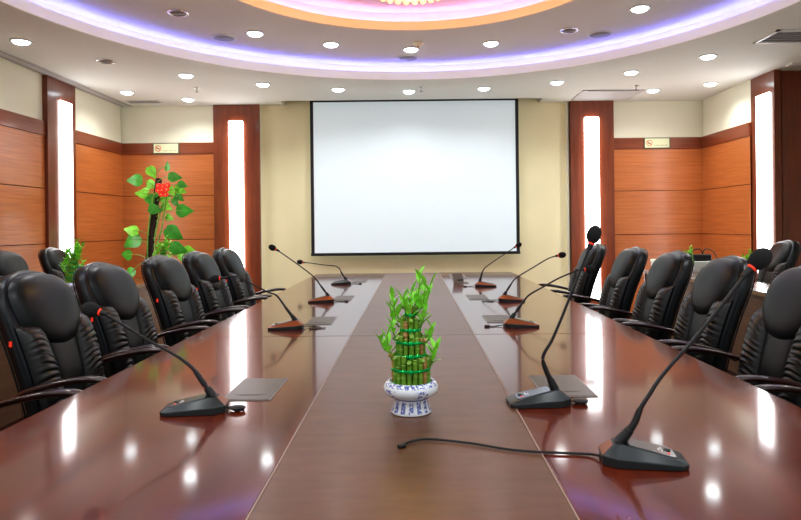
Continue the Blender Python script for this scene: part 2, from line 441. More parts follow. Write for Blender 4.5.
sprinkler((197, 88), 'small sprinkler head in the ceiling on the left, above two downlights')
sprinkler((421, 87.5), 'small sprinkler head right of the middle low downlight')
sprinkler((636, 85.5), 'small sprinkler head at the corner of the return grille')
# vents
r = empty('louvred_vent', (3.30, 5.22, ZC), 0, 'square louvred ceiling vent at the upper right edge', 'air vent')
f = MB(); f.box(-.32, .32, -.18, -.155, -.012, 0); f.box(-.32, .32, .155, .18, -.012, 0); f.box(-.32, -.295, -.18, .18, -.012, 0); f.box(.295, .32, -.18, .18, -.012, 0)
f.build('frame', M['whiteplastic'], r)
MB().box(-.296, .296, -.156, .156, -.004, -.001).build('duct_opening', M['greygrille'], r)
for k in range(6):
    y = -.13+k*.052
    MB().add([(-.29, y-.018, -.012), (.29, y-.018, -.012), (.29, y+.012, -.004), (-.29, y+.012, -.004), (-.29, y-.018, -.010), (.29, y-.018, -.010), (.29, y+.012, -.002), (-.29, y+.012, -.002)],
             [(0, 1, 2, 3), (7, 6, 5, 4), (0, 4, 5, 1), (3, 2, 6, 7), (0, 3, 7, 4), (1, 5, 6, 2)]).build('slat', M['ventgrey'] if k % 2 else M['whiteplastic'], r)
r = empty('return_grille', (2.36, 7.50, ZC), 0, 'flat grey return air grille above the right back column', 'air vent')
f = MB(); f.box(-.36, .36, -.26, -.24, -.010, 0); f.box(-.36, .36, .24, .26, -.010, 0); f.box(-.36, -.34, -.26, .26, -.010, 0); f.box(.34, .36, -.26, .26, -.010, 0)
f.build('frame', M['ventgrey'], r)
MB().box(-.342, .342, -.242, .242, -.007, -.001).build('mesh_panel', M['ventgrey'], r)
MB().box(-.30, .30, -.262, -.250, -.016, -.006).build('latch_bar', M['greygrille'], r)
r = empty('slot_vent', (-3.287, 7.62, ZC), 0, 'small grey slot vent in ceiling near the left back corner', 'air vent')
MB().box(-.20, .20, -.07, .07, -.006, 0).build('frame', M['ventgrey'], r)
for k in range(3): MB().box(-.18, .18, -.05+k*.04, -.035+k*.04, -.010, -.005).build('slat', M['greygrille'], r)
r = empty('slot_vent', (4.05, 6.16, ZC), 0, 'pale slot vent in ceiling beside the right pillar', 'air vent')
MB().box(-.30, .22, -.06, .06, -.012, 0).build('frame', M['whiteplastic'], r)
MB().box(-.28, .20, -.015, .015, -.015, -.010).build('slot', M['ventgrey'], r)
r = empty('linear_vent', (-3.62, 3.9, ZC), 0, 'long thin linear vent in ceiling along the left wall', 'air vent')
MB().box(-.075, .075, -4.0, 4.0, -.006, 0).build('frame', M['ventgrey'], r)
for dx in (-.05, .05): MB().box(dx-.008, dx+.008, -3.98, 3.98, -.008, -.005).build('slot', M['greygrille'], r)

# chandelier
r = empty('chandelier', (0.0, 3.85, 3.07), 0, 'gold crystal chandelier at the centre of the ceiling rose', 'chandelier')
MB().lathe([(.40, .11), (.40, -.03), (.36, -.045), (.001, -.05)], 40).build('ceiling_plate', M['goldmetal'], r, smooth=True, angle=40)
for R, zt, zb, n in ((.36, -.045, -.20, 34), (.27, -.045, -.315, 30), (.15, -.045, -.335, 16)):
    MB().lathe([(R+.006, zt-.03), (R+.006, zt-.05), (R-.006, zt-.05), (R-.006, zt-.03), (R+.006, zt-.03)], 40, cap=False).build('crystal_hoop', M['goldmetal'], r, smooth=True)
    base = None
    for k in range(n):
        a = 2*pi*k/n
        if base is None:
            mb = MB()
            for j in range(int((zt-zb)/.03)): mb.ell((0, 0, -.015-.03*j), .011, .011, .015, 5, 8)
            mb.ell((0, 0, zb-zt-.012), .021, .021, .024, 6, 10)
            base = mb.build('crystal_strand', M['crystal'], r, smooth=True); o = base
        else:
            o = base.copy(); col.objects.link(o); o.parent = r
        o.location = (R*cos(a), R*sin(a), zt)
PL = bpy.data.lights.new('chandelier_glow', 'POINT'); PL.energy = 14; PL.color = (1, .62, .28); PL.shadow_soft_size = .12
o = bpy.data.objects.new('chandelier_glow', PL); col.objects.link(o); o.location = (0, 3.85, 2.62)

# ------------------------------------------------------------------ projection screen
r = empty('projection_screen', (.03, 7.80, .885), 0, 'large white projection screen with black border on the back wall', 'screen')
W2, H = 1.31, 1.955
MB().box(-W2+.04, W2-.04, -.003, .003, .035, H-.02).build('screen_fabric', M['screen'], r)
f = MB(); f.box(-W2, -W2+.04, -.006, .006, 0.02, H); f.box(W2-.04, W2, -.006, .006, 0.02, H); f.box(-W2, W2, -.006, .006, H-.022, H+.02)
f.build('black_border', M['blackframe'], r)
MB().box(-W2-.005, W2+.005, -.014, .014, 0, .036).build('bottom_bar', M['blackframe'], r, bevel=.005)
MB().box(-W2-.03, W2+.03, -.07, .07, H+.02, H+.16).build('roller_case', M['blackframe'], r, bevel=.01)

# plates on the rail
def plate(cx, lab):
    r = empty('sign_plate', (cx, WB-.042, 2.2725), 0, lab, 'sign', 'no smoking plates')
    MB().box(-.168, .168, -.010, 0, -.070, .070).build('frame', M['signframe'], r)
    MB().box(-.155, .155, -.013, -.008, -.058, .060).build('face', M['signplate'], r)
    mb = MB(); c = (-.095, 0); n = 28
    def ring(mb, cx_, cz, r0, r1):
        vs = []
        for k in range(n):
            a = 2*pi*k/n; vs += [(cx_+r0*cos(a), -.0135, cz+r0*sin(a)), (cx_+r1*cos(a), -.0135, cz+r1*sin(a))]
        mb.add(vs, [(2*k, 2*k+1, (2*k+3) % (2*n), (2*k+2) % (2*n)) for k in range(n)])
    ring(mb, -.098, 0, .031, .039)
    mb.add([(-.128, -.0136, .020), (-.120, -.0136, .028), (-.068, -.0136, -.022), (-.076, -.0136, -.028)], [(0, 1, 2, 3)])
    mb.build('prohibition_ring', M['mark_red'], r)
    MB().add([(-.122, -.0138, -.006), (-.082, -.0138, -.006), (-.082, -.0138, .003), (-.122, -.0138, .003)], [(0, 1, 2, 3)]).build('cigarette_mark', M['signframe'], r)
    mb = MB()
    for k in range(9):
        x = -.035+k*.019; h = .010+.004*((k*7) % 3)
        mb.box(x, x+.011, -.0140, -.0130, -.036, -.036+h*.35); mb.box(x, x+.003, -.0140, -.0130, -.036, -.036+h); mb.box(x+.007, x+.010, -.0140, -.0130, -.036, -.038+h)
    mb.build('small_print', M['mark_green'], r)
plate(at(166, 148.3, WB-.05).x, 'cream no smoking plate on the rail left of the screen')
plate(at(657, 144.2, WB-.05).x, 'cream no smoking plate on the rail right of the screen')

# ------------------------------------------------------------------ conference table
T = empty('conference_table', (0, 3.7, 0), 0, 'long glossy mahogany conference table with tan centre strip', 'table')
ty = lambda y: y-3.7
Y0, Y1 = .72, 6.62
XA, XB, XC_, XD = -1.035, -.2925, .277, 1.04
def wing(xo, xi, y0, y1, far):
    c = .05 if far else 0.0
    s = 1 if xo > xi else -1
    L = [(xi, ty(y0)), (xo, ty(y0)), (xo, ty(y1)-c), (xo-s*c, ty(y1)), (xi, ty(y1))]
    n = len(L); mb = MB()
    mb.add([(x, y, .70) for x, y in L]+[(x, y, .75) for x, y in L], [tuple(range(n)), tuple(range(n, 2*n))]+[(i, (i+1) % n, n+(i+1) % n, n+i) for i in range(n)])
    return mb
for (a, b, far) in ((Y0, 2.8385, False), (2.8415, Y1, True)):
    wing(XA, XB, a, b, far).build('wing_top', M['table'], T, bevel=.003)
    wing(XD, XC_, a, b, far).build('wing_top', M['table'], T, bevel=.003)
    MB().box(XB+.0025, XC_-.0025, ty(a), ty(b), .705, .7495).build('centre_top', M['table_mid'], T, bevel=.002)
MB().box(XB+.0001, XB+.0024, ty(Y0), ty(Y1), .72, .7503).build('edge_strip', M['edge'], T)
MB().box(XC_-.0024, XC_-.0001, ty(Y0), ty(Y1), .72, .7503).build('edge_strip', M['edge'], T)
for x in (-.72, .70): MB().box(x, x+.02, ty(Y0+.15), ty(Y1-.15), 0, .70).build('modesty_panel', M['table_under'], T)
for y in (Y0+.15, 2.82, 4.7, Y1-.17): MB().box(-.72, .72, ty(y), ty(y)+.02, 0, .70).build('cross_panel', M['table_under'], T)

# flip-up socket plates
def socket(x0, x1, y0, y1, lab, flap=False):
    cx, cy = (x0+x1)/2, (y0+y1)/2
    r = empty('socket_box', (cx, cy, .75), 0, lab, 'socket plate', 'table socket plates')
    hx, hy = (x1-x0)/2, (y1-y0)/2
    MB().box(-hx, hx, -hy, hy, .0, .0020).build('rim', M['socket_rim'], r)
    s = -1 if cx < 0 else 1
    if not flap:
        MB().box(-hx+.004, hx-.004, -hy+.005, hy-.005, .0012, .0030).build('plate', M['socket'], r)
        MB().box(-s*.0-.045, .045, -.075, .075, .0022, .0038).build('flap', M['socket'], r, bevel=.0008)
        MB().box(-.030, .030, -.083, -.078, .0028, .0034).build('finger_slot', M['ventdark'], r)
    else:
        MB().box(-hx+.004, hx-.004, -hy+.005, hy-.005, .0012, .0030).build('plate', M['socket'], r)
        f = MB(); f.box(-.05, .05, -.004, .004, 0, .085)
        o = f.build('flap', M['socket_rim'], r); o.rotation_euler = (radians(-20), 0, radians(28)); o.location = (-.02, -.05, .003)
        f = MB(); f.box(-.030, .030, -.015, .015, 0, .030)
        o = f.build('socket_block', M['black'], r); o.rotation_euler = (0, 0, radians(28)); o.location = (-.012, -.025, .003)
socket(-.562, -.418, 1.79, 2.05, 'grey socket plate beside the nearest left microphone')
socket(-.560, -.425, 3.17, 3.44, 'grey socket plate beside the second left microphone')
socket(-.555, -.425, 4.18, 4.48, 'grey socket plate beside the third left microphone')
socket(-.555, -.425, 5.55, 5.83, 'grey socket plate behind the farthest left microphone')
socket(.375, .530, 1.79, 2.05, 'grey socket plate behind the upright right microphone')
socket(.375, .515, 3.17, 3.43, 'grey socket plate beside the third right microphone')
socket(.372, .508, 4.15, 4.45, 'grey socket plate beside the fourth right microphone')
socket(.355, .505, 5.80, 6.33, 'grey socket plate near the far right end of the table')
socket(.345, .475, 5.30, 5.50, 'small socket box with raised flap beside the farthest right microphone', True)

# ------------------------------------------------------------------ microphones
def microphone(s, bx, by, neck, headpx, label, near, cable, rz=0.0, hr=.020, hl=.027):
    r = empty('desk_microphone', (bx, by, .75), 0, label, 'microphone', 'gooseneck desk microphones')
    R = Matrix.Rotation(rz, 3, 'Z')
    def P(x, y, z): v = R @ Vector((s*x, y, z)); return (v.x, v.y, v.z)
    # wedge body: tall inner end, low outer end
    lowp = [(-.085, -.028), (-.058, -.048), (.070, -.046), (.086, -.034), (.086, .034), (.070, .046), (-.058, .048), (-.085, .028)]
    top = [(-.062, -.018, .040), (-.042, -.026, .044), (.064, -.034, .020), (.078, -.026, .016), (.078, .026, .016), (.064, .034, .020), (-.042, .026, .044), (-.062, .018, .040)]
    mb = MB()
    vs = [P(x*.985, y*.97, 0) for x, y in lowp]+[P(x, y, .011 if x > 0 else .020) for x, y in lowp]+[P(*t) for t in top]
    mb.add(vs, [tuple(range(8))[::-1], tuple(range(16, 24))], 0)
    for i in range(8):
        j = (i+1) % 8
        mb.add([vs[i], vs[j], vs[8+j], vs[8+i]], [(0, 1, 2, 3)], 0)
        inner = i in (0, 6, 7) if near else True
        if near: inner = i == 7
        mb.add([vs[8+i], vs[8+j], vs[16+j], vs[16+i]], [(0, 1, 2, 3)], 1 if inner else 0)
    mb.build('base', [M['micbody'], M['mic_reflect']], r, bevel=.0022)
    # silver control panel
    def Z(x): return .044+(x+.042)/(.106)*(-.024)
    pv = [(-.030, -.024), (.056, -.030), (.0635, -.024), (.0635, .024), (.056, .030), (-.030, .024)]
    n = len(pv); mb = MB()
    mb.add([P(x, y, Z(x)-.001) for x, y in pv]+[P(x, y, Z(x)+.0022) for x, y in pv], [tuple(range(n)), tuple(range(n, 2*n))]+[(i, (i+1) % n, n+(i+1) % n, n+i) for i in range(n)])
    o = mb.build('control_panel', M['micpanel'], r); o['label'] = 'silver grey top panel'
    mb = MB(); c = P(.050, .006, Z(.050)+.002); mb.lathe([(.008, 0), (.008, .002), (.001, .0026)], 16, c); mb.build('talk_button', M['micbody'], o, smooth=True)
    if near:
        mb = MB()
        for k, (x, y, w, h) in enumerate(((.030, -.012, .003, .012), (.036, -.012, .003, .009), (.030, -.003, .003, .006), (.036, .001, .003, .010))):
            mb.add([P(x, y, Z(x)+.0027), P(x+w, y, Z(x+w)+.0027), P(x+w, y+h, Z(x+w)+.0027), P(x, y+h, Z(x)+.0027)], [(0, 1, 2, 3)])
        mb.build('logo_mark', M['mark_white'], o)
        mb = MB(); c = P(.050, -.014, Z(.050)+.0022); mb.lathe([(.003, 0), (.003, .001), (.0005, .0012)], 10, c); mb.build('indicator_lamp', M['redring'], o)
    # gooseneck
    root = Vector(P(-.046, 0, .040))
    O = Vector((bx, by, .75))
    pts = [at(x, y, by)-O for x, y in neck]
    pts[0] = root
    path = bez(pts, 8)
    n = len(path); cum = [0]
    for i in range(1, n): cum.append(cum[-1]+(path[i]-path[i-1]).length)
    def until(d0, d1): return [p for p, c in zip(path, cum) if d0 <= c <= d1]
    lo = [root]+until(.008, .036); k_ = len(lo)
    MB().tube(lo, [.0125-.003*i/(k_-1) for i in range(k_)], 12).build('collar', M['black'], r, smooth=True, angle=50)
    hi = until(.030, .085); k_ = len(hi)
    if k_ > 1: MB().tube(hi, [.0078-.0016*i/(k_-1) for i in range(k_)], 12).build('sleeve', M['black'], r, smooth=True, angle=50)
    MB().tube(path, [.0056-.0018*min(1, i/(n*.6)) for i in range(n)], 10).build('gooseneck', M['neck'], r, smooth=True)
    H = at(*headpx, by)-O
    d = (H-path[-1]).normalized(); 
    q = d.to_track_quat('Z', 'Y').to_matrix()
    base = H-d*hl*.85
    cap_ = MB().tube([path[-1]-d*.012, base-d*.006], [.0055, .0085], 12).build('capsule', M['black'], r, smooth=True, angle=50)
    MB().tube([base-d*.005, base+d*.002], [.0092, .0102], 14).build('light_ring', M['redring'], cap_, smooth=True, angle=50)['label'] = 'red light ring'
    MB().ell(H, hr, hr, hl, 12, 18, rot=q).build('foam_windscreen', M['foam'], cap_, smooth=True)
    # cable
    i0 = Vector(P(-.084, 0, .008))
    if cable == 'plug':
        c0 = i0+Vector((-s*.030, -.012, -.003))
        MB().tube(bez([i0, i0+Vector((-s*.010, .004, -.001)), i0+Vector((-s*.018, -.010, -.004)), i0+Vector((-s*.030, -.020, -.004)), i0+Vector((-s*.048, -.010, -.004)), i0+Vector((-s*.040, .010, -.004)), i0+Vector((-s*.020, .008, -.003))], 6), .0022, 8).build('cable', M['black'], r, smooth=True)
        MB().ell(c0+Vector((0, .004, .004)), .024, .018, .006, 8, 16).build('plug', M['black'], r, smooth=True)
    elif cable == 'loop':
        MB().tube(bez([i0, i0+Vector((-s*.025, .035, -.004)), i0+Vector((-s*.060, .045, -.005)), i0+Vector((-s*.085, .010, -.005)), i0+Vector((-s*.070, -.030, -.005)), i0+Vector((-s*.035, -.035, -.005)), i0+Vector((-s*.110, -.005, -.005))], 6), .0022, 8).build('cable', M['black'], r, smooth=True)
    elif cable == 'long':
        px = [(588, 454), (552, 452.5), (520, 450.5), (500, 448), (470, 443), (430, 439), (412, 441), (400, 446)]
        MB().tube(bez([i0]+[on(x, y, .754)-O for x, y in px], 6), .0028, 8).build('cable', M['black'], r, smooth=True)
        e = on(400, 446, .755)-O
        MB().tube([e+Vector((.012, .006, 0)), e+Vector((-.004, -.004, 0))], .0045, 10).build('plug', M['black'], r)
    elif cable == 'short':
        MB().tube(bez([i0, i0+Vector((-s*.03, .01, -.005)), i0+Vector((-s*.055, -.006, -.005)), i0+Vector((-s*.075, -.002, -.005))], 5), .0022, 8).build('cable', M['black'], r, smooth=True)
        MB().box(*(sorted((i0.x-s*.07, i0.x-s*.095))), i0.y-.010, i0.y+.008, -.001, .009).build('plug', M['black'], r)
microphone(-1, -.600, 1.695, [(210.8, 395), (200, 378), (192, 367.5), (175.8, 355.4), (148.8, 340.6), (124.6, 325.8), (103, 312.8)], (91, 309.5), 'nearest left desk microphone, leaning low towards the first left chair', True, 'plug', rz=.10)
microphone(-1, -.630, 3.06, [(292.4, 321.6), (286.7, 309), (277, 296), (267.7, 292), (249.3, 282.4), (235.4, 276), (222.7, 278)], (214.8, 279), 'second left desk microphone, its neck bent over like a hook', False, 'loop', rz=0)
microphone(-1, -.615, 4.13, [(326, 295), (321, 286), (314, 277), (300, 266), (278, 250.5)], (272.4, 247.7), 'third left desk microphone, neck rising straight to the upper left', False, 'short')
microphone(-1, -.630, 5.40, [(343.9, 277.7), (342, 273.7), (339.8, 269), (336.4, 266.4), (333.5, 265.8), (323, 264.8), (312.7, 263.3), (303.5, 262.4)], (300, 262), 'farthest left desk microphone, neck bent level below the screen', True, 'short')
microphone(1, .475, 1.30, [(628, 438.6), (633.3, 424.8), (640, 409), (649, 395), (662.7, 374.8), (697, 335.4), (728, 297), (747, 272.5)], (760, 259), 'largest desk microphone at lower right with a long cable', True, 'long', rz=-.16)
microphone(-1, .345, 1.73, [(549, 386), (545, 367.7), (543.3, 355.6), (552, 340), (560, 321.6), (568.5, 300.4), (577, 279), (590, 246)], (594, 234.6), 'second right desk microphone, tallest and nearly upright', True, 'plug', rz=.04)
microphone(1, .525, 3.05, [(517.7, 314.6), (522.3, 303), (529.2, 295), (543, 287), (559.2, 278), (577.7, 270.3)], (590, 269), 'third right desk microphone, its head against the farthest right chair', False, 'short')
microphone(1, .640, 4.07, [(507.3, 293.8), (510.8, 284.6), (516.5, 277.7), (531.5, 268.5), (547.7, 258.8), (557, 255.8)], (562, 255), 'fourth right desk microphone with a looped cable, head before beige wall', False, 'loop')
microphone(1, .585, 5.05, [(479.8, 278.8), (482, 273), (484.4, 268.5), (487.3, 266), (497.7, 258.6), (509.2, 251), (515, 247)], (518.6, 245), 'farthest right desk microphone, its head at the screen corner', False, 'short')

# ------------------------------------------------------------------ lucky bamboo
def rnd(a, b): return random.uniform(a, b)
def leafblade(mb, base, d, L, w, droop=.3, mi=0):
    d = Vector(d).normalized(); side = d.cross(Vector((0, 0, 1)))
    if side.length < .1: side = Vector((1, 0, 0))
    side.normalize(); up = side.cross(d).normalized()
    vs = []; n = 6
    for i in range(n+1):
        t = i/n; c = Vector(base)+d*L*t-Vector((0, 0, 1))*droop*L*t*t
        hw = w*(sin(pi*min(1, t*.92+.08))**.8) if i < n else .0003
        fold = up*hw*.45
        vs += [c-side*hw+fold, c, c+side*hw+fold]
    mb.add(vs, [(3*i+k, 3*i+k+1, 3*i+k+4, 3*i+k+3) for i in range(n) for k in (0, 1)], mi)
def bowl_profile():
    return [(.001, .004), (.050, .004), (.0535, 0), (.0555, .003), (.050, .012), (.0465, .025), (.0455, .036), (.047, .041), (.060, .046), (.071, .054), (.0745, .063), (.073, .073), (.066, .082), (.060, .0855), (.0565, .084), (.058, .079), (.060, .070), (.001, .068)]
def lucky_bamboo(loc, label, detail, sc=1.0, seed=1):
    random.seed(seed)
    r = empty('lucky_bamboo', loc, 0, label, 'potted plant', 'lucky bamboo pots'); r.scale = (sc, sc, sc); spread = .85 if detail else 1.3; fat = 1 if detail else 1.5
    MB().lathe(bowl_profile(), 48 if detail else 20).build('bowl', M['porcelain'], r, smooth=True)
    MB().lathe([(.058, .073), (.001, .076)], 24).build('soil', M['soil'], r)
    tiers = [(.052, .150, 19), (.040, .205, 14), (.027, .248, 9), (.015, .282, 5)]
    k = 0
    allm = MB()
    for ti, (R, zt, n) in enumerate(tiers):
        for i in range(n):
            a = 2*pi*i/n+ti*.3
            x, y = (R-.006)*cos(a), (R-.006)*sin(a)
            z1 = zt+rnd(-.006, .008); rr = rnd(.0058, .0072)
            pts = []; rad = []
            z = .072; node = rnd(.02, .035)
            while z < z1:
                pts.append((x, y, z)); rad.append(rr)
                if z+node < z1:
                    pts += [(x, y, z+node-.003), (x, y, z+node), (x, y, z+node+.003)]; rad += [rr*.96, rr*1.18, rr*.96]
                z += node+.006
            pts.append((x+rnd(-.002, .002), y, z1)); rad.append(rr)
            brown = (k % 7 == 3)
            if detail:
                mb = MB(); mb.tube(pts, rad, 10)
                mb.tube([(x, y, z1-.0005), (x, y, z1+.0008)], rr*.8, 8, mi=1)
                # cut side nubs at the top of each stalk
                if i % 2 == 0:
                    mb.tube([(x, y, z1-.012), (x+.014*cos(a), y+.014*sin(a), z1-.001)], [.0040, .0052], 8)
                mb.build('bamboo_stalk', [M['stalk_brown'] if brown else M['stalk'], M['stalk_cut']], r, smooth=True, angle=50)
            else: allm.tube(pts, rad, 6, mi=0)
            k += 1
    if not detail: allm.build('stalk_bundle', M['stalk'], r, smooth=True, angle=50)
    for R, z in ((.0535, .080), (.0535, .118), (.042, .155), (.0415, .190), (.0285, .222), (.017, .262)):
        mb = MB(); vs = []; n = 40; h = .0035
        prof = [(R, z-h), (R+.0015, z), (R, z+h), (R-.001, z+h), (R-.001, z-h), (R, z-h)]
        mb.lathe(prof, n, cap=False)
        if detail and z > .1: mb.ell((0, -R-.003, z), .007, .003, .006, 6, 8)
        mb.build('foil_ribbon', M['ribbon'], r, smooth=True)
    # leafy shoots: (base x, y, z, tip dx, dz, leaves)
    shoots = [(.016, -.01, .262, .020, .095, 8), (.005, .0, .275, .018, .115, 9), (-.012, -.012, .272, -.004, .040, 6), (-.020, 0, .240, -.022, .085, 8), (.027, .004, .225, .010, .090, 7),
              (-.036, 0, .198, -.012, .050, 6), (.022, -.016, .238, .014, .045, 5), (-.046, 0, .155, -.028, .045, 6), (-.050, -.01, .140, -.010, .085, 6), (.050, -.01, .120, .010, .065, 7),
              (.036, .01, .180, .018, .050, 5), (.0, .016, .262, .004, .070, 6), (.012, .012, .27, .034, .080, 6), (-.030, .02, .225, -.02, .075, 6), (.045, .02, .14, .022, .03, 5), (0, -.018, .250, -.002, .035, 5)]
    fol = MB()
    for (x, y, z, dx, dz, n) in shoots:
        dz *= .78; dx *= 1.25
        mb = MB() if detail else fol
        stem = bez([(x, y, z), (x+dx*.7, y*1.1, z+dz*.35), (x+dx, y*1.2, z+dz)], 5)
        mb.tube(stem, [.0028-.0014*i/(len(stem)-1) for i in range(len(stem))], 6, mi=1)
        for i in range(n):
            t = .25+.75*i/(n-1); p = stem[int(t*(len(stem)-1))]
            a = i*2.4+rnd(-.4, .4)
            up = .6+1.3*t
            L = rnd(.032, .050)*(1.0 if t < .9 else 1.1)
            leafblade(mb, p, (cos(a)*spread, sin(a)*spread, up), L, rnd(.0058, .0082)*fat, rnd(.0, .35))
        if detail: mb.build('leafy_shoot', [M['leaf_light'], M['stalk']], r, smooth=True)
    if not detail: fol.build('foliage', [M['leaf_light'], M['stalk']], r, smooth=True)
    return r
lucky_bamboo((-.010, 1.675, .7495), 'tiered lucky bamboo in blue and white bowl on the centre strip', True)
random.seed(3)
# small desk plants placed with the desks below

# ------------------------------------------------------------------ chairs
def chair_proto():
    r = empty('conference_chair')
    SB, ST, tilt = .47, 1.09, radians(17.5)     # back runs from seat to top
    Lb = .665
    org = Vector((-.215, 0, .465))
    ax = Vector((-sin(tilt), 0, cos(tilt))); nrm = Vector((cos(tilt), 0, sin(tilt)))
    def B(y, h, d):                              # point on the back: lateral, height along back, depth in front
        bend = -.035*(2*h/Lb-1)**2+.02
        return org+ax*h+nrm*(d+bend)+Vector((0, y, 0))
    def HW(h):                                   # half width of shell
        t = h/Lb
        w = .195+.028*sin(min(1, t/.6)*pi/2)
        if t > .66: w *= max(0.0, 1-((t-.66)/.34)**2.7)**(1/2.3)
        if t < .06: w *= .9+.1*t/.06
        return max(w, .012)
    # shell: rings of a rounded section
    mb = MB(); n = 40; seg = 28; vs = []
    for i in range(n+1):
        h = Lb*(i/n)**1.0 if i < n else Lb
        t = i/n
        w = HW(min(h, Lb*.9992)); T = .045*(1-.45*max(0, (t-.88)/.12)**2)
        for k in range(seg):
            a = 2*pi*k/seg; ca, sa = cos(a), sin(a); e = .42
            y = w*math.copysign(abs(ca)**e, ca); d = T*math.copysign(abs(sa)**e, sa)-.047
            # rear of shell wraps in a little
            if d < -.06: y *= .93
            vs.append(B(y, h, d))
    fs = [(i*seg+k, i*seg+(k+1) % seg, (i+1)*seg+(k+1) % seg, (i+1)*seg+k) for i in range(n) for k in range(seg)]+[tuple(range(seg)), tuple(range(n*seg, (n+1)*seg))]
    mb.add(vs, fs); shell = mb.build('back_shell', M['leather_side'], r, smooth=True)
    # piping along the front and rear rim of the shell
    for d0, nm in ((-.088, 'piping'),):
        pts = []
        for i in range(0, 33): h = .02+(Lb-.025)*i/32; pts.append(B(HW(h)*.93-.004, h, d0+.006))
        for i in range(32, -1, -1): h = .02+(Lb-.025)*i/32; pts.append(B(-HW(h)*.93+.004, h, d0+.006))
        MB().tube(pts, .0035, 6).build('piping', M['leather'], shell, smooth=True)
    # head pad: superellipse, shield shaped below
    def pad(u, v):
        th = 2*pi*u; rr = v
        ca, sa = cos(th), sin(th)
        n_ = 2.6 if sa >= 0 else 2.0
        a, bt = .192, (.138 if sa >= 0 else .182)
        R = (abs(ca/a)**n_+abs(sa/bt)**n_)**(-1/n_)
        y, h = R*ca*rr, .505+R*sa*rr
        hw = HW(min(h, Lb*.99))
        puff = .050*(max(0, 1-rr**3.4))**.55-.006
        return B(y, h, puff)
    MB().grid(lambda u, v: pad(u, v), 56, 16).build('head_pad', M['leather'], r, smooth=True)
    # smooth centre panel
    def ctr(u, v):
        y = (u-.5)*2; h = .02+v*.40
        w = .076+.030*v
        return B(y*w, h, .016*(1-abs(y)**3.5)**.5*(1-abs(2*v-1)**8)+.000)
    MB().grid(ctr, 14, 20).build('centre_panel', M['leather'], r, smooth=True)
    # ruched bolsters
    for s in (-1, 1):
        rs = random.Random(5+s)
        ph = [rs.uniform(0, 6.28) for _ in range(6)]
        def bol(u, v, s=s, ph=ph):
            h = .015+v*.43
            yi = .072+.032*v; yo = HW(h)-.004
            y = yi+(yo-yi)*u
            c = 2*u-1
            puff = .044*(max(0, 1-abs(c)**2.4))**.55*(max(0, 1-abs(2*v-1)**9))-.004
            q = v*38+1.8*c*c-1.6*c+.9*sin(5*v+ph[0])+.6*sin(4*u+ph[1]+9*v)
            pl = (abs(sin(q*1.25))**.55)*.0055+.0016*sin(q*3.1+ph[2]+5*u)
            env = (1-abs(c)**3)*(.35+.65*abs(sin(pi*(v*.9+.1))))
            return B(s*y, h, puff+pl*env-.003)
        MB().grid(bol, 18, 150).build('ruched_bolster', M['leather_pleat'], r, smooth=True)
    # small red tag at the side seam
    c = B(-HW(.39)-.001, .39, -.040)
    MB().box(c.x-.0045, c.x+.0045, c.y-.003, c.y+.003, c.z-.011, c.z+.009).build('tag', M['redtag'], shell)['label'] = 'small red tag'
    # seat cushion
    mb = MB()
    def seat(u, v, top):
        x = -.225+.49*v; y = (u-.5)*2
        w = .235-.012*abs(2*v-1)**4; 
        e = (max(0, 1-abs(y)**4))**.4*(max(0, 1-abs(2*v-1)**8))**.4
        return Vector((x, y*w, (.435+.055*e) if top else (.435-.045*e)))
    mb.grid(lambda u, v: seat(u, v, True), 20, 20); mb.grid(lambda u, v: seat(u, v, False), 20, 20)
    mb.build('seat', M['leather'], r, smooth=True)
    # lacquered wood arms, posts, legs
    for s in (-1, 1):
        y = s*.262
        arm = bez([(-.335, y, .625), (-.27, y, .662), (-.17, y, .690), (-.07, y, .707), (.0, y, .708), (.028, y, .694), (.038, y, .655), (.022, y, .57), (.0, y*.985, .47), (-.01, y*.97, .40)], 6)
        nA = len(arm)
        rad = [.012+.008*max(0, sin(pi*min(1, i/(nA*.62))))**.6 for i in range(nA)]
        MB().tube(arm, rad, 14, sx=1.0, sy=.62, up=Vector((0, 1, 0)).cross(Vector((1, 0, 0))) if False else Vector((0, 0, 1))).build('armrest', M['armwood'], r, smooth=True)
        MB().tube(bez([(-.01, y*.95, .43), (.06, y*.93, .25), (.16, y*.95, .012)], 5), [.022]*6+[.021, .020, .019, .018, .017], 12, sx=1, sy=.8).build('leg', M['armwood'], r, smooth=True)
        MB().tube(bez([(-.20, y*.92, .45), (-.26, y*.92, .25), (-.36, y*.93, .012)], 5), [.022]*6+[.021, .020, .019, .018, .017], 12, sx=1, sy=.8).build('leg', M['armwood'], r, smooth=True)
        MB().tube([(-.225, y*.88, .44), (.15, y*.88, .42)], .016, 10).build('seat_rail', M['armwood'], r, smooth=True)
    return r
CH = chair_proto()
used = [False]
def chair(x, y, rz, label, group):
    o = CH if not used[0] else copy_tree(CH); used[0] = True
    o.location = (x, y, 0); o.rotation_euler = (0, 0, rz); tag(o, label, 'chair', group)
GL, GR, GW = 'black leather chairs along the left side', 'black leather chairs along the right side', 'black leather chairs by the side walls'
chair(-1.13, 1.80, 0, 'black leather chair cut off by the left edge, only its arm showing', GL)
chair(-1.13, 2.50, radians(-2), 'nearest full black leather chair on the left of the table', GL)
chair(-1.14, 3.10, radians(-2), 'black leather chair behind the nearest left microphone head', GL)
chair(-1.14, 3.84, radians(-3), 'black leather chair in front of the climbing plant, third on the left', GL)
chair(-1.14, 4.50, radians(-1), 'black leather chair behind the hooked left microphone, fourth on the left', GL)
chair(-1.14, 5.17, 0, 'farthest black leather chair on the left, before the lit column', GL)
chair(1.13, 1.76, pi, 'black leather chair cut off by the right edge, only its arm showing', GR)
chair(1.13, 2.41, pi+radians(0), 'nearest black leather chair on the right, partly cut by the edge', GR)
chair(1.13, 3.08, pi-radians(2), 'black leather chair behind the largest microphone neck', GR)
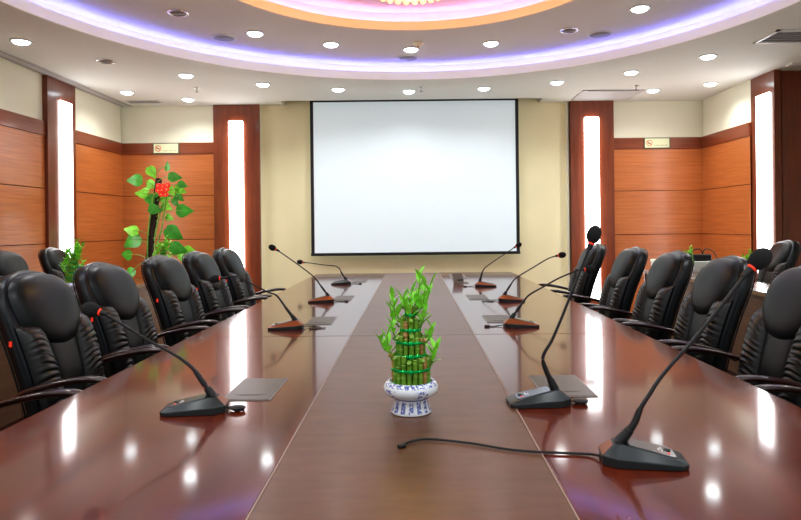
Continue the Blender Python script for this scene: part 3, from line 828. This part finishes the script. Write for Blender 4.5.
chair(1.13, 3.72, pi-radians(3), 'black leather chair on the right in front of the white box', GR)
chair(1.13, 4.42, pi-radians(4), 'second farthest black leather chair on the right', GR)
chair(1.12, 5.30, pi-radians(4), 'farthest black leather chair on the right, behind the upright microphone', GR)
chair(-2.97, 5.12, radians(-2), 'black chair behind the left desk, at the left photo edge', GW)
chair(-2.97, 5.88, radians(6), 'black chair behind the left desk, before the side wall light strip', GW)
chair(2.97, 5.70, pi-radians(8), 'black chair behind the right desk, before the right pillar', GW)

# ------------------------------------------------------------------ side desks
def desk(x0, x1, y0, y1, label):
    cx, cy = (x0+x1)/2, (y0+y1)/2
    r = empty('side_desk', (cx, cy, 0), 0, label, 'desk', 'side desks')
    hx, hy = (x1-x0)/2, (y1-y0)/2
    s = 1 if cx < 0 else -1                      # side facing the main table
    MB().box(-hx, hx, -hy, hy, .715, .75).build('desktop', M['desk'], r, bevel=.004)
    n = 3
    for k in range(n):
        a = -hy+.03+k*(2*hy-.06)/n; b = a+(2*hy-.06)/n-.008
        MB().box(*sorted((s*(hx-.04), s*(hx-.06))), a, b, .06, .715).build('front_panel', M['deskfront'], r, bevel=.003)
    for y in (-hy+.02, hy-.045): MB().box(-hx+.03, hx-.02, y, y+.025, 0, .715).build('end_panel', M['desk'], r)
desk(-2.84, -2.46, 2.6, 6.62, 'long dark wood side desk behind the left row of chairs')
desk(2.49, 2.88, 2.6, 6.80, 'long dark wood side desk behind the right row of chairs')
lucky_bamboo((-2.62, 4.78, .75), 'small lucky bamboo on left desk between the first two chairs', False, 1.12, 11)
lucky_bamboo((-2.565, 6.36, .75), 'small lucky bamboo on left desk in front of the climbing plant', False, 1.12, 12)
lucky_bamboo((2.75, 5.10, .75), 'small lucky bamboo on right desk behind the largest microphone head', False, .72, 13)
lucky_bamboo((2.74, 6.17, .75), 'small lucky bamboo on right desk behind the white box', False, .70, 14)

# white equipment box and the black device on it
r = empty('equipment_box', (2.86, 6.42, .75), 0, 'low white equipment box on the far end of right desk', 'box')
MB().box(-.36, .22, -.11, .11, 0, .105).build('body', M['boxwhite'], r, bevel=.006)
MB().box(-.365, -.20, -.115, .115, .100, .125).build('lid', M['cream'], r, bevel=.006)
r = empty('power_adapter', (2.95, 6.42, .856), 0, 'flat black device with curled cables on the white box', 'device')
mb = MB(); mb.box(-.13, .12, -.05, .05, .001, .070); mb.build('body', M['black'], r, bevel=.015, bseg=3)
MB().tube(bez([(-.10, 0, .03), (-.06, 0, .105), (.02, 0, .12), (.06, 0, .05)], 6), .006, 8).build('cable', M['black'], r, smooth=True)
MB().tube(bez([(.04, .02, .04), (.08, .02, .12), (.16, .02, .10), (.21, .02, .02)], 6), .006, 8).build('cable', M['black'], r, smooth=True)
MB().tube([(-.075, -.01, .04), (-.068, -.01, .09)], .010, 8).build('plug', M['cream'], r)

# ------------------------------------------------------------------ climbing plant in the corner
PY = 7.12
r = empty('climbing_pothos', (at(149, 300, PY).x, PY, 0), 0, 'tall climbing plant with heart leaves and red flower in the left corner', 'potted plant')
O = Vector(r.location)
MB().lathe([(.001, .0), (.15, 0), (.17, .02), (.20, .30), (.215, .34), (.20, .34), (.185, .30), (.001, .29)], 32).build('planter', M['planter'], r, smooth=True, angle=40)
MB().lathe([(.186, .300), (.001, .31)], 24).build('soil', M['soil'], r)
def cp(cx, cy, dy=0): return at(110+cx/3.718, 150+cy/3.718, PY+dy)-O
ptop = cp(182, 105); pbot = Vector((0, 0, .30)); pm = cp(146, 400)
MB().tube([pbot, pm, ptop], [.045, .040, .036], 14).build('moss_pole', M['pole'], r, smooth=True, angle=50)
for pts in ([(140, 420), (140, 330), (150, 240), (165, 160)], [(185, 420), (165, 350), (180, 260), (200, 190)], [(150, 420), (185, 320), (200, 240), (215, 130)]):
    MB().tube(bez([cp(x, y, -.05) for x, y in pts], 6), .009, 8).build('vine', M['stalk'], r, smooth=True)
def heart(center, tipang, size, yaw, mi=None):
    mb = MB(); R = Matrix.Rotation(tipang, 3, 'Y'); 
    n = 20; ring = []
    def out(th):                                  # heart outline, tip along +x
        x = cos(th); z = sin(th)
        rr = .62+.38*x if x > -.2 else .55+.10*abs(z)
        return ((1.0*x+.28*x**8 if x > 0 else .80*x)*(1.0 if abs(z) > .25 or x > 0 else .80), .76*z*(1-.42*max(0, x)))
    vs = [(0, -.02*size*0, 0)]; fs = []
    for j, q in enumerate((.5, 1.0)):
        for k in range(n):
            x, z = out(2*pi*k/n); x *= q; z *= q
            d = .10*abs(z)+.18*x*x*(.6 if x > 0 else .2)
            vs.append((x, d, z))
    for k in range(n):
        fs.append((0, 1+k, 1+(k+1) % n)); fs.append((1+k, 1+n+k, 1+n+(k+1) % n, 1+(k+1) % n))
    Rz = Matrix.Rotation(yaw, 3, 'Z')
    V = [Vector(center)+Rz @ (R @ (Vector(v)*size)) for v in vs]
    return mb.add(V, fs)
L = [(212, 65, 19, -90, 0), (152, 78, 25, 60, 1), (98, 112, 31, 178, 0), (150, 127, 24, 10, 1), (235, 100, 25, 5, 0), (265, 128, 19, 20, 0), (255, 146, 24, 25, 1), (254, 172, 22, 40, 0), (122, 163, 22, 185, 1),
     (148, 182, 25, 70, 0), (198, 180, 22, 0, 1), (240, 191, 21, 50, 0), (162, 220, 26, 10, 0), (206, 208, 22, 30, 1), (268, 226, 34, 2, 0), (216, 250, 20, 20, 1), (230, 305, 36, 35, 0), (85, 300, 27, 190, 1),
     (88, 335, 40, 150, 0), (65, 390, 28, 185, 0), (245, 365, 34, 20, 0), (290, 375, 26, 10, 1), (78, 455, 25, 110, 0), (262, 395, 22, 60, 1), (225, 150, 20, 60, 1), (178, 160, 16, 120, 0), (135, 150, 16, 200, 1)]
for i, (cx, cy, s, ang, lt) in enumerate(L):
    c = cp(cx, cy, -.10+.05*((i*5) % 4))
    sz = s/3.718*PY/F*1.02
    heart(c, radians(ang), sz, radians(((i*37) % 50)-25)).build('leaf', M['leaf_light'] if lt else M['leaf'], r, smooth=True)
    a = cp(170-(cy-105)*.05, min(cy+25, 410), -.02)
    MB().tube(bez([a, (a+c)/2+Vector((0, -.02, .03)), c], 5), .004, 6).build('petiole', M['stalk'], r, smooth=True)
fl = MB(); c = cp(197, 150, -.16)
blooms = [(-.055, .0), (.0, .045), (.05, .01), (-.02, -.045), (.035, -.045), (0, 0), (-.05, .05), (.055, .055)]
for bi, (bx_, bz_) in enumerate(blooms):
    for k in range(5):
        a = k*2*pi/5+bi
        fl.ell(c+Vector((bx_+.020*cos(a), -.012*(bi % 3), bz_+.020*sin(a))), .016, .009, .013, 6, 8)
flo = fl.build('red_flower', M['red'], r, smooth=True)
fl = MB()
for bi, (bx_, bz_) in enumerate(blooms): fl.ell(c+Vector((bx_, -.012*(bi % 3)-.010, bz_)), .007, .005, .007, 5, 6)
fl.build('flower_centres', M['gold'], flo, smooth=True)

# ------------------------------------------------------------------ world, camera
w = bpy.data.worlds.new('world'); scn.world = w; w.use_nodes = True
bg = w.node_tree.nodes['Background']; bg.inputs[0].default_value = (.93, .97, 1.0, 1); bg.inputs[1].default_value = .7
cam = bpy.data.cameras.new('camera'); cam.sensor_width = 36; cam.lens = F/801*36
cam.shift_x = -(VPX-400.5)/801; cam.shift_y = -(260-VPY)/801; cam.clip_start = .02
co = bpy.data.objects.new('camera', cam); col.objects.link(co)
co.matrix_world = Matrix.Translation((0, 0, EYE)) @ Matrix.Rotation(pi/2, 4, 'X') @ Matrix.Rotation(-ROLL, 4, 'Z')
scn.camera = co
scn.view_settings.view_transform = 'Standard'; scn.view_settings.look = 'Medium High Contrast'
scn.view_settings.exposure = 0.2
scn.cycles.use_denoising = True
scn.cycles.max_bounces = 8; scn.cycles.diffuse_bounces = 4; scn.cycles.sample_clamp_indirect = 6
